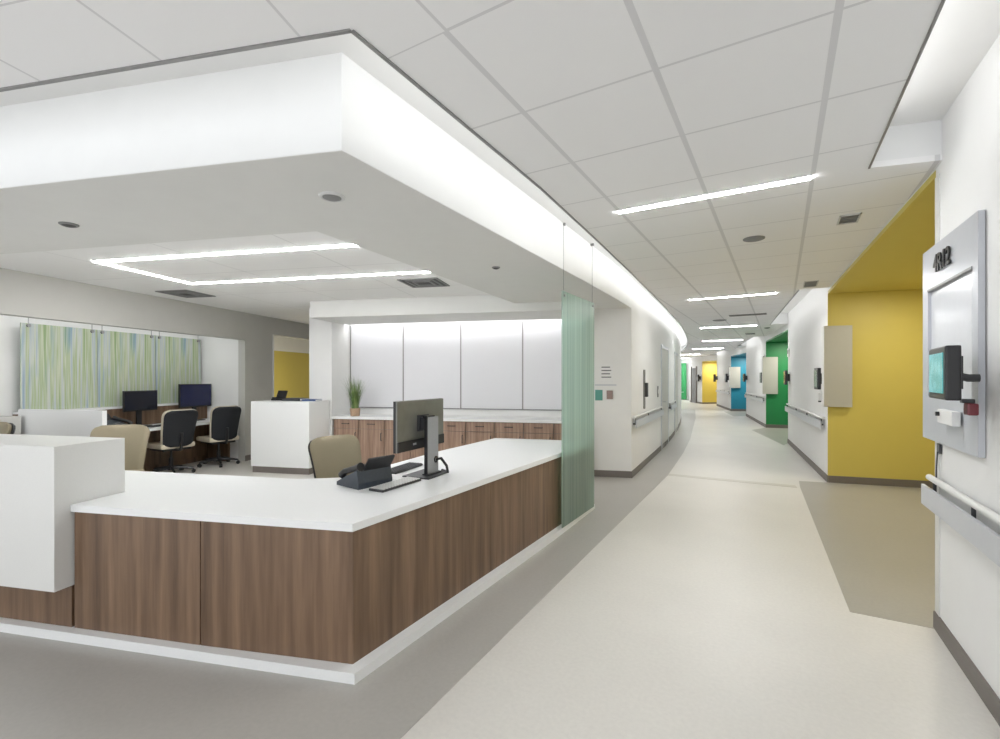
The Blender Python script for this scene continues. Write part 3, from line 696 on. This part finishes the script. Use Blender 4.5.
# ------------------------------------------------------------------ pods and back counter
pod = thing('side_counter', 'white box counter on a brown base beside the back cabinets', 'counter', (*B(-3.75, 4.7), 0), A)
obj('body', box(-0.52, 0.52, -0.28, 0.28, 0.10, 1.13, 0.003), M['corian'], pod)
obj('plinth', box(-0.50, 0.505, -0.265, 0.28, 0, 0.10), M['base'], pod)
def on_pod(u, v): return (*B(u, v), 1.13)
t = thing('telephone', 'black telephone standing on the white side counter', 'telephone', on_pod(-4.02, 4.78), A)
obj('base', prism([(-0.09, -0.09), (0.09, -0.09), (0.09, 0.09), (-0.09, 0.09)], 0.0, 0.03), M['black'], t)
o_ = obj('display', box(-0.085, 0.085, -0.012, 0.012, 0, 0.14, 0.004), M['black'], t, loc=(0, 0.03, 0.03)); o_.rotation_euler = (math.radians(-25), 0, 0)
obj('handset', box(-0.085, -0.04, -0.08, 0.02, 0.03, 0.055, 0.008), M['dark'], t)
t = thing('binder', 'dark folder lying on the white side counter', 'folder', on_pod(-3.68, 4.72), A)
obj('cover', box(-0.16, 0.16, -0.12, 0.12, 0.0, 0.045, 0.003), M['dark'], t); obj('pages', box(-0.15, 0.165, -0.11, 0.11, 0.01, 0.036), M['paper'], t)
t = thing('book', 'blue book lying at the right end of the white side counter', 'book', on_pod(-3.38, 4.72), A)
obj('cover', box(-0.12, 0.12, -0.09, 0.09, 0.0, 0.028, 0.002), M['bluebook'], t); obj('pages', box(-0.115, 0.124, -0.085, 0.085, 0.005, 0.022), M['paper'], t)

# back cabinets: one unit copied along the wall
N = 9; W = (0.94 + 3.19) / N
cab = thing('cabinet', 'walnut base cabinet at the left end under the plant', 'cabinet', (*B(-3.19 + W / 2, 5.03), 0), A, 'walnut base cabinets along the back wall')
obj('body', box(-W / 2 + 0.001, W / 2 - 0.001, 0.02, 0.56, 0.0, 0.818), M['base'], cab)
dw = obj('drawer', box(-W / 2 + 0.005, W / 2 - 0.005, 0, 0.019, 0.665, 0.812, 0.0015), M['wood2'], cab)
obj('handle', tube([(-0.06, 0, 0.745), (-0.06, -0.03, 0.745), (0.06, -0.03, 0.745), (0.06, 0, 0.745)], 0.006, 8), M['dark'], dw)
do = obj('door', box(-W / 2 + 0.005, W / 2 - 0.005, 0, 0.019, 0.09, 0.659, 0.0015), M['wood2'], cab)
obj('handle', tube([(W / 2 - 0.05, 0, 0.60), (W / 2 - 0.05, -0.03, 0.60), (W / 2 - 0.05, -0.03, 0.48), (W / 2 - 0.05, 0, 0.48)], 0.006, 8), M['dark'], do)
names = ['', 'second', 'third', 'fourth', 'fifth', 'sixth', 'seventh', 'eighth', 'ninth']
for i in range(1, N):
    copy_tree(cab, loc=(*B(-3.19 + W * (i + 0.5), 5.03), 0), label='walnut base cabinet, %s from the left end of the back wall row' % names[i])
tag(obj('worktop', bbox(-3.198, 0.945, 5.0, 5.598, 0.82, 0.86), M['corian']), 'long white worktop on the walnut cabinets along the back wall', 'worktop')
us_ = [-3.19, -2.18, -1.14, -0.08, 0.94]
for i, (a, b) in enumerate(zip(us_, us_[1:])):
    t = thing('wall_board', 'blank white wall board above the back worktop, %s from the left' % ['first', 'second', 'third', 'fourth'][i], 'wall board', (*B((a + b) / 2, 5.598), 0.97), A, 'white wall boards above the back worktop')
    h = (b - a) / 2
    obj('panel', box(-h + 0.012, h - 0.012, -0.02, -0.001, 0.02, 1.46), M['board'], t)
    f = box(-h, -h + 0.012, -0.024, -0.001, 0, 1.46); add_box(f, h - 0.012, h, -0.024, -0.001, 0, 1.46); add_box(f, -h + 0.012, h - 0.012, -0.024, -0.001, 0, 0.018)
    obj('frame', f, M['trim'], t)

# plant
plp = B(-2.87, 5.17)
t = thing('potted_grass', 'green ornamental grass in a tan pot on the back worktop', 'plant', (*plp, 0.86))
obj('pot', lathe([(0.055, 0), (0.075, 0.005), (0.085, 0.13), (0.078, 0.132), (0.074, 0.11), (0.01, 0.108)], 24), M['pot'], t, True)
for nm, mt, cnt, seed in (('foliage', 'leaf', 150, 1), ('foliage', 'leafd', 90, 2)):
    rr = random.Random(seed); g = bm_new()
    for k in range(cnt):
        a = rr.uniform(0, 2 * PI); r0 = rr.uniform(0, 0.06); tilt = rr.uniform(0.0, 0.29) ; h = rr.uniform(0.36, 0.56) * (1.1 if mt == 'leafd' else 1)
        ox_, oy_ = math.cos(a), math.sin(a); wd = rr.uniform(0.003, 0.006)
        prev = None
        for s_ in range(6):
            f = s_ / 5; rad = r0 + tilt * h * f ** 1.6 * 1.6; z_ = 0.105 + h * f * (1 - 0.25 * tilt * f)
            ww = wd * (1 - f * 0.9)
            c_ = Vector((ox_ * rad, oy_ * rad, z_)); sd = Vector((-oy_, ox_, 0)) * ww
            cur = (g.verts.new(c_ - sd), g.verts.new(c_ + sd))
            if prev: g.faces.new((prev[0], prev[1], cur[1], cur[0]))
            prev = cur
    obj(nm, g, M[mt], t)

# ------------------------------------------------------------------ niche: ledge, desk, art glass
hw = thing('half_wall', 'walnut half wall with white cap behind the back desks under the art glass', 'half wall', (0, 0, 0))
obj('cap', bbox(-6.118, -5.88, 2.46, 5.268, 1.041, 1.07), M['corian'], hw)
(obj('panel', bbox(-6.118, -5.90, 2.46, 5.265, 0.0, 1.04), M['wood'], hw))
arts = [(2.47, 3.39, (2.545, 3.32)), (3.40, 4.31, (3.46, 4.24)), (4.32, 5.22, (4.38, 5.15))]
lab = ['left end', 'middle', 'right end']
for i, (v0, v1, cl_) in enumerate(arts):
    t = thing('art_glass_panel', 'hanging streaked green and blue art glass panel, %s of the three in the niche' % lab[i], 'art panel', (*B(-6.0, (v0 + v1) / 2), 1.072), A, 'streaked art glass panels in the niche')
    h = (v1 - v0) / 2
    obj('pane', box(-0.008, 0.008, -h, h, 0.001, 1.13), M['art'], t)
    for c_ in cl_:
        y = c_ - (v0 + v1) / 2
        cb = obj('cable', tube([(0.012, y, 1.09), (0.012, y, 1.43)], 0.004, 6), M['trim'], t)
        obj('clamp', tube([(-0.02, y, 1.10), (0.03, y, 1.10)], 0.022, 12), M['trim'], cb)
        obj('ceiling_anchor', tube([(0.012, y, 1.35), (0.012, y, 1.38)], 0.02, 12), M['trim'], cb)
tag(obj('low_wall', bbox(-5.93, -4.62, 2.40, 2.455, 0, 1.11), M['corian']), 'white end wall of the back desks in front of the art glass', 'partition')
bd = thing('back_desk', 'white topped desk with walnut underside beneath the art glass', 'desk', (*B(-5.58, 3.87), 0), A)
obj('tabletop', box(-0.295, 0.30, -1.40, 1.39, 0.72, 0.76, 0.003), M['corian'], bd)
for y in (-1.39, -0.55, 1.35): obj('side_panel', box(-0.28, 0.18, y, y + 0.03, 0.0, 0.72), M['wood'], bd)
obj('modesty_panel', box(-0.29, -0.27, -1.355, 1.345, 0.1, 0.72), M['wood'], bd)
tag(obj('low_cabinet', bbox(-6.11, -5.8, 0.3, 2.35, 0, 1.03), M['greige']), 'grey low cabinet left of the white end wall', 'cabinet')

# ------------------------------------------------------------------ monitors
def monitor(x, y, z, rz, w_, h, zb, label, scr, back='black', side=1, style=0):
    """faces -x in its own frame"""
    t = thing('monitor', label, 'monitor', (x, y, z), rz)
    obj('bezel', box(-0.0042, 0.0148, -w_ / 2 - 0.001, w_ / 2 + 0.001, zb - 0.001, zb + h + 0.001, 0.002), M['black'], t)
    sh = bm_new(); add_box(sh, 0.015, 0.028, -w_ / 2, w_ / 2, zb, zb + h, 0.004)
    obj('shell', sh, M[back], t)
    obj('screen', box(-0.007, -0.0045, -w_ / 2 + 0.012, w_ / 2 - 0.012, zb + 0.02, zb + h - 0.012), M[scr], t)
    if style:
        obj('chin', box(0.0285, 0.036, -w_ / 2 + 0.002, w_ / 2 - 0.002, zb + 0.002, zb + 0.075), M['black'], t)
        bd_ = text_bm('lenovo', 0.03, 0.001)
        for v in bd_.verts: v.co = Vector((0.038 + v.co.z, v.co.x - 0.10, v.co.y + zb + 0.04))
        bd_.free()
        obj('badge', box(0.0362, 0.0385, -0.13, -0.09, zb + 0.036, zb + 0.05), M['keys'], t)
        obj('mount', add_box(box(0.03, 0.045, -0.07, 0.07, zb + 0.13, zb + 0.25, 0.004), 0.045, 0.075, -0.045, 0.045, zb + 0.15, zb + 0.23), M['dark'], t)
        nk = box(0.088, 0.11, -0.045, 0.10, 0.01, zb + 0.235, 0.004)
        obj('neck', nk, M['keys'], t)
        obj('neck_side', add_box(box(0.084, 0.108, -0.056, -0.047, 0.012, zb + 0.235), 0.07, 0.108, -0.056, 0.05, zb + 0.225, zb + 0.245), M['black'], t)
        obj('base', add_box(box(-0.06, 0.17, -0.13, 0.16, 0, 0.012, 0.004), 0.07, 0.13, -0.06, 0.11, 0.012, 0.022), M['dark'], t)
        obj('cable', tube([(0.10, 0.07, 0.11), (0.14, 0.09, 0.12), (0.17, 0.12, 0.06), (0.175, 0.13, 0.012), (0.10, 0.17, 0.012)], 0.011, 8), M['black'], t, True)
        obj('cable_ring', tube([(0.112, 0.02 * math.cos(a) + 0.06, 0.115 + 0.02 * math.sin(a)) for a in [k * PI / 6 for k in range(13)]], 0.006, 6), M['black'], t, True)
    else:
        obj('neck', box(0.03, 0.055, -0.04, 0.04, 0.01, zb + h * 0.6, 0.004), M['black'], t)
        obj('base', box(-0.08, 0.12, -0.12, 0.12, 0, 0.012, 0.004), M['black'], t)
    return t
monitor(-2.352, 2.76, 0.77, math.radians(6.5), 0.62, 0.36, 0.205, 'large grey-backed monitor on the reception worktop seen from behind', 'screen', 'monback', style=1)
# these two face the room (+u)
monitor(*B(-5.74, 3.85), 0.76, A + PI, 0.54, 0.31, 0.235, 'black monitor on the back desk in front of the nearer chair', 'screen')
monitor(*B(-5.74, 4.86), 0.76, A + PI, 0.66, 0.40, 0.235, 'larger dark blue monitor at the right end of the back desk', 'screenblue')

def phone(x, y, z, rz, label, s=1.0):
    """desk telephone; the user is on the -x side"""
    t = thing('telephone', label, 'telephone', (x, y, z), rz)
    b_ = bm_new()
    pr = [(-0.10, 0), (0.10, 0), (0.10, 0.03), (0.085, 0.10), (-0.02, 0.055), (-0.10, 0.018)]
    lo = [b_.verts.new((a * s, -0.11 * s, c_ * s)) for a, c_ in pr]; hi = [b_.verts.new((a * s, 0.11 * s, c_ * s)) for a, c_ in pr]
    for i in range(6): b_.faces.new((lo[i], lo[(i + 1) % 6], hi[(i + 1) % 6], hi[i]))
    b_.faces.new(lo[::-1]); b_.faces.new(hi)
    obj('base', b_, M['slate'], t)
    d_ = obj('display', box(-0.008, 0.008, -0.085 * s, 0.085 * s, 0, 0.09 * s, 0.003), M['black'], t, loc=(0.075 * s, 0.02 * s, 0.085 * s)); d_.rotation_euler = (0, math.radians(35), 0)
    obj('handset', tube([(-0.085 * s, -0.085 * s, 0.05 * s), (-0.06 * s, -0.085 * s, 0.075 * s), (0.03 * s, -0.085 * s, 0.10 * s), (0.085 * s, -0.085 * s, 0.115 * s)], 0.018 * s, 10, [0.024 * s, 0.016 * s, 0.016 * s, 0.024 * s]), M['black'], t, True)
    k = bm_new()
    for i in range(4):
        for j in range(3):
            cx, cy = (-0.075 + i * 0.022) * s, (-0.02 + j * 0.026) * s; zz = (0.022 + (cx / s + 0.10) * 0.46) * s
            add_box(k, cx - 0.008 * s, cx + 0.008 * s, cy - 0.01 * s, cy + 0.01 * s, zz, zz + 0.008 * s)
    o2 = obj('keypad', k, M['keys'], t)
    return t
phone(-2.47, 2.33, 0.77, math.radians(-8), 'black desk telephone on the reception worktop beside the monitor', 1.25)
p_ = B(-5.60, 3.36); phone(p_[0], p_[1], 0.76, A + PI + 0.3, 'dark telephone on the back desk beside the white end wall', 1.4)
def keyboard(x, y, z, rz, label, mt='dark', keym='keys', L=0.40, Wd=0.13):
    t = thing('keyboard', label, 'keyboard', (x, y, z), rz)
    obj('case', box(-Wd / 2, Wd / 2, -L / 2, L / 2, 0, 0.016, 0.004), M[mt], t)
    k = bm_new(); n = int(L / 0.027)
    for i in range(5):
        for j in range(n):
            cx = -Wd / 2 + 0.014 + i * (Wd - 0.028) / 4; cy = -L / 2 + 0.02 + j * (L - 0.04) / (n - 1)
            add_box(k, cx - 0.009, cx + 0.009, cy - 0.0095, cy + 0.0095, 0.016, 0.021)
    obj('keys', k, M[keym], t)
    return t
keyboard(-2.245, 2.40, 0.77, math.radians(3), 'grey keyboard on the reception worktop in front of the telephone', 'dark', 'ledge', 0.40, 0.12)
t = thing('paper_sheet', 'white sheet of paper on the reception worktop between telephone and monitor', 'paper', (-2.44, 2.62, 0.77), math.radians(15))
obj('sheet', box(-0.08, 0.08, -0.10, 0.10, 0.0, 0.002), M['paper'], t)
keyboard(-2.60, 2.86, 0.77, math.radians(10), 'dark keyboard on the reception worktop behind the monitor', 'dark', 'dark', 0.40, 0.13)
keyboard(*B(-5.45, 3.90), 0.76, A, 'flat keyboard in front of the black monitor on the back desk', 'dark', 'dark', 0.36, 0.11)

# ------------------------------------------------------------------ chairs
def pad(w0, w1, h, th, curve, lean, z0, x0, y_off=0, rnd=0.10, nx=20, nz=26, wing=0.0, front=True, lumbar=0.02):
    """upholstered back: faces -x... front surface toward +x; leans back to -x as it rises"""
    bm = bm_new(); F = []; K = []
    for j in range(nz + 1):
        t = j / nz; rf = []; rk = []
        z = z0 + h * t
        half = (w0 + (w1 - w0) * t) / 2
        d = (1 - t) * h
        if d < rnd: half -= rnd - math.sqrt(max(0, rnd * rnd - (rnd - d) ** 2))
        d = t * h
        if d < rnd * 0.6: half -= rnd * .6 - math.sqrt(max(0, (rnd * .6) ** 2 - (rnd * .6 - d) ** 2))
        for i in range(nx + 1):
            s = -1 + 2 * i / nx; y = s * half
            x = x0 - lean * t + curve * s * s + lumbar * math.sin(PI * t)
            edge = math.sqrt(max(0.0, 1 - abs(s) ** 6)) * math.sqrt(max(0.0, 1 - abs(2 * t - 1) ** 8))
            rf.append(bm.verts.new((x + th * 0.5 * edge + 0.004, y + y_off, z))); rk.append(bm.verts.new((x - th * 0.5 * edge - 0.004, y + y_off, z)))
        F.append(rf); K.append(rk)
    for G, fl in ((F, 0), (K, 1)):
        for j in range(nz):
            for i in range(nx):
                q = (G[j][i], G[j][i + 1], G[j + 1][i + 1], G[j + 1][i]); bm.faces.new(q[::-1] if fl else q)
    for j in range(nz):
        bm.faces.new((F[j][0], F[j + 1][0], K[j + 1][0], K[j][0])); bm.faces.new((F[j][nx], K[j][nx], K[j + 1][nx], F[j + 1][nx]))
    for i in range(nx):
        bm.faces.new((F[0][i], K[0][i], K[0][i + 1], F[0][i + 1])); bm.faces.new((F[nz][i], F[nz][i + 1], K[nz][i + 1], K[nz][i]))
    return bm
def make_chair(label, cush, shell, seatm, arms, loc_, rz, wide=0.50, top=0.95, low=0.46):
    """task chair facing +x"""
    t = thing('task_chair', label, 'chair', (*loc_, 0), rz)
    h = top - low
    obj('backrest', pad(wide * 0.84, wide, h, 0.06, 0.05, 0.13, low, -0.20), M[cush], t, True)
    obj('back_shell', pad(wide * 0.82, wide * 0.97, h * 0.97, 0.03, 0.05, 0.13, low + 0.005, -0.245), M[shell], t, True)
    s = bm_new(); add_box(s, -0.22, 0.26, -0.25, 0.25, 0.42, 0.50, 0.03); obj('seat', s, M[seatm], t, True)
    obj('seat_pan', box(-0.18, 0.20, -0.20, 0.20, 0.385, 0.419, 0.008), M['black'], t)
    obj('spine', tube([(-0.10, 0, 0.39), (-0.27, 0, 0.40), (-0.30, 0, 0.50), (-0.30, 0, 0.66)], 0.022, 10), M['black'], t, True)
    obj('gas_lift', lathe([(0.03, 0.10), (0.03, 0.25), (0.018, 0.26), (0.018, 0.385)], 16), M['black'], t, True)
    b_ = lathe([(0.045, 0.07), (0.045, 0.12), (0.03, 0.13)], 16)
    for k in range(5):
        a = 2 * PI * k / 5 + 0.3
        add_tube(b_, [(0.03 * math.cos(a), 0.03 * math.sin(a), 0.105), (0.17 * math.cos(a), 0.17 * math.sin(a), 0.095), (0.30 * math.cos(a), 0.30 * math.sin(a), 0.075)], 0.02, 8, [0.024, 0.02, 0.015])
    obj('star_base', b_, M['black'], t, True)
    for k in range(5):
        a = 2 * PI * k / 5 + 0.3; cx, cy = 0.30 * math.cos(a), 0.30 * math.sin(a); tx_, ty_ = -math.sin(a), math.cos(a)
        c_ = tube([(cx - tx_ * 0.022, cy - ty_ * 0.022, 0.03), (cx + tx_ * 0.022, cy + ty_ * 0.022, 0.03)], 0.03, 12)
        add_tube(c_, [(cx, cy, 0.03), (cx, cy, 0.078)], 0.009, 6)
        obj('caster', c_, M['black'], t, True)
    if arms:
        for sg in (-1, 1):
            am = tube([(-0.05, sg * 0.21, 0.40), (-0.03, sg * 0.29, 0.42), (-0.02, sg * 0.29, 0.62)], 0.014, 8)
            add_box(am, -0.14, 0.10, sg * 0.29 - 0.03, sg * 0.29 + 0.03, 0.62, 0.645, 0.01)
            obj('armrest', am, M['black'], t, True)
    return t
# front of the chair points along the given heading
make_chair('tan upholstered chair behind the reception worktop beside the telephone', 'tan', 'dark', 'tan', False, (-3.27, 2.93), math.radians(-8), 0.52, 0.965)
make_chair('tan upholstered chair just right of the tall white block counter', 'tan', 'tan', 'tan', False, B(-3.87, 1.88), A + math.radians(-62), 0.56, 0.98, 0.42)
make_chair('tan chair at the left edge of the photo behind the tall white counter', 'tan', 'dark', 'tan', False, B(-5.12, 1.40), A + math.radians(-100), 0.56, 1.03, 0.42)
make_chair('black-backed chair with beige seat, nearer one at the back desk', 'beige', 'blackfab', 'beige', False, B(-5.38, 4.03), A + PI - math.radians(16), 0.52, 1.02, 0.44)
make_chair('black-backed chair with beige seat, farther one at the back desk', 'beige', 'blackfab', 'beige', False, B(-5.28, 4.86), A + PI - math.radians(22), 0.50, 1.03, 0.44)
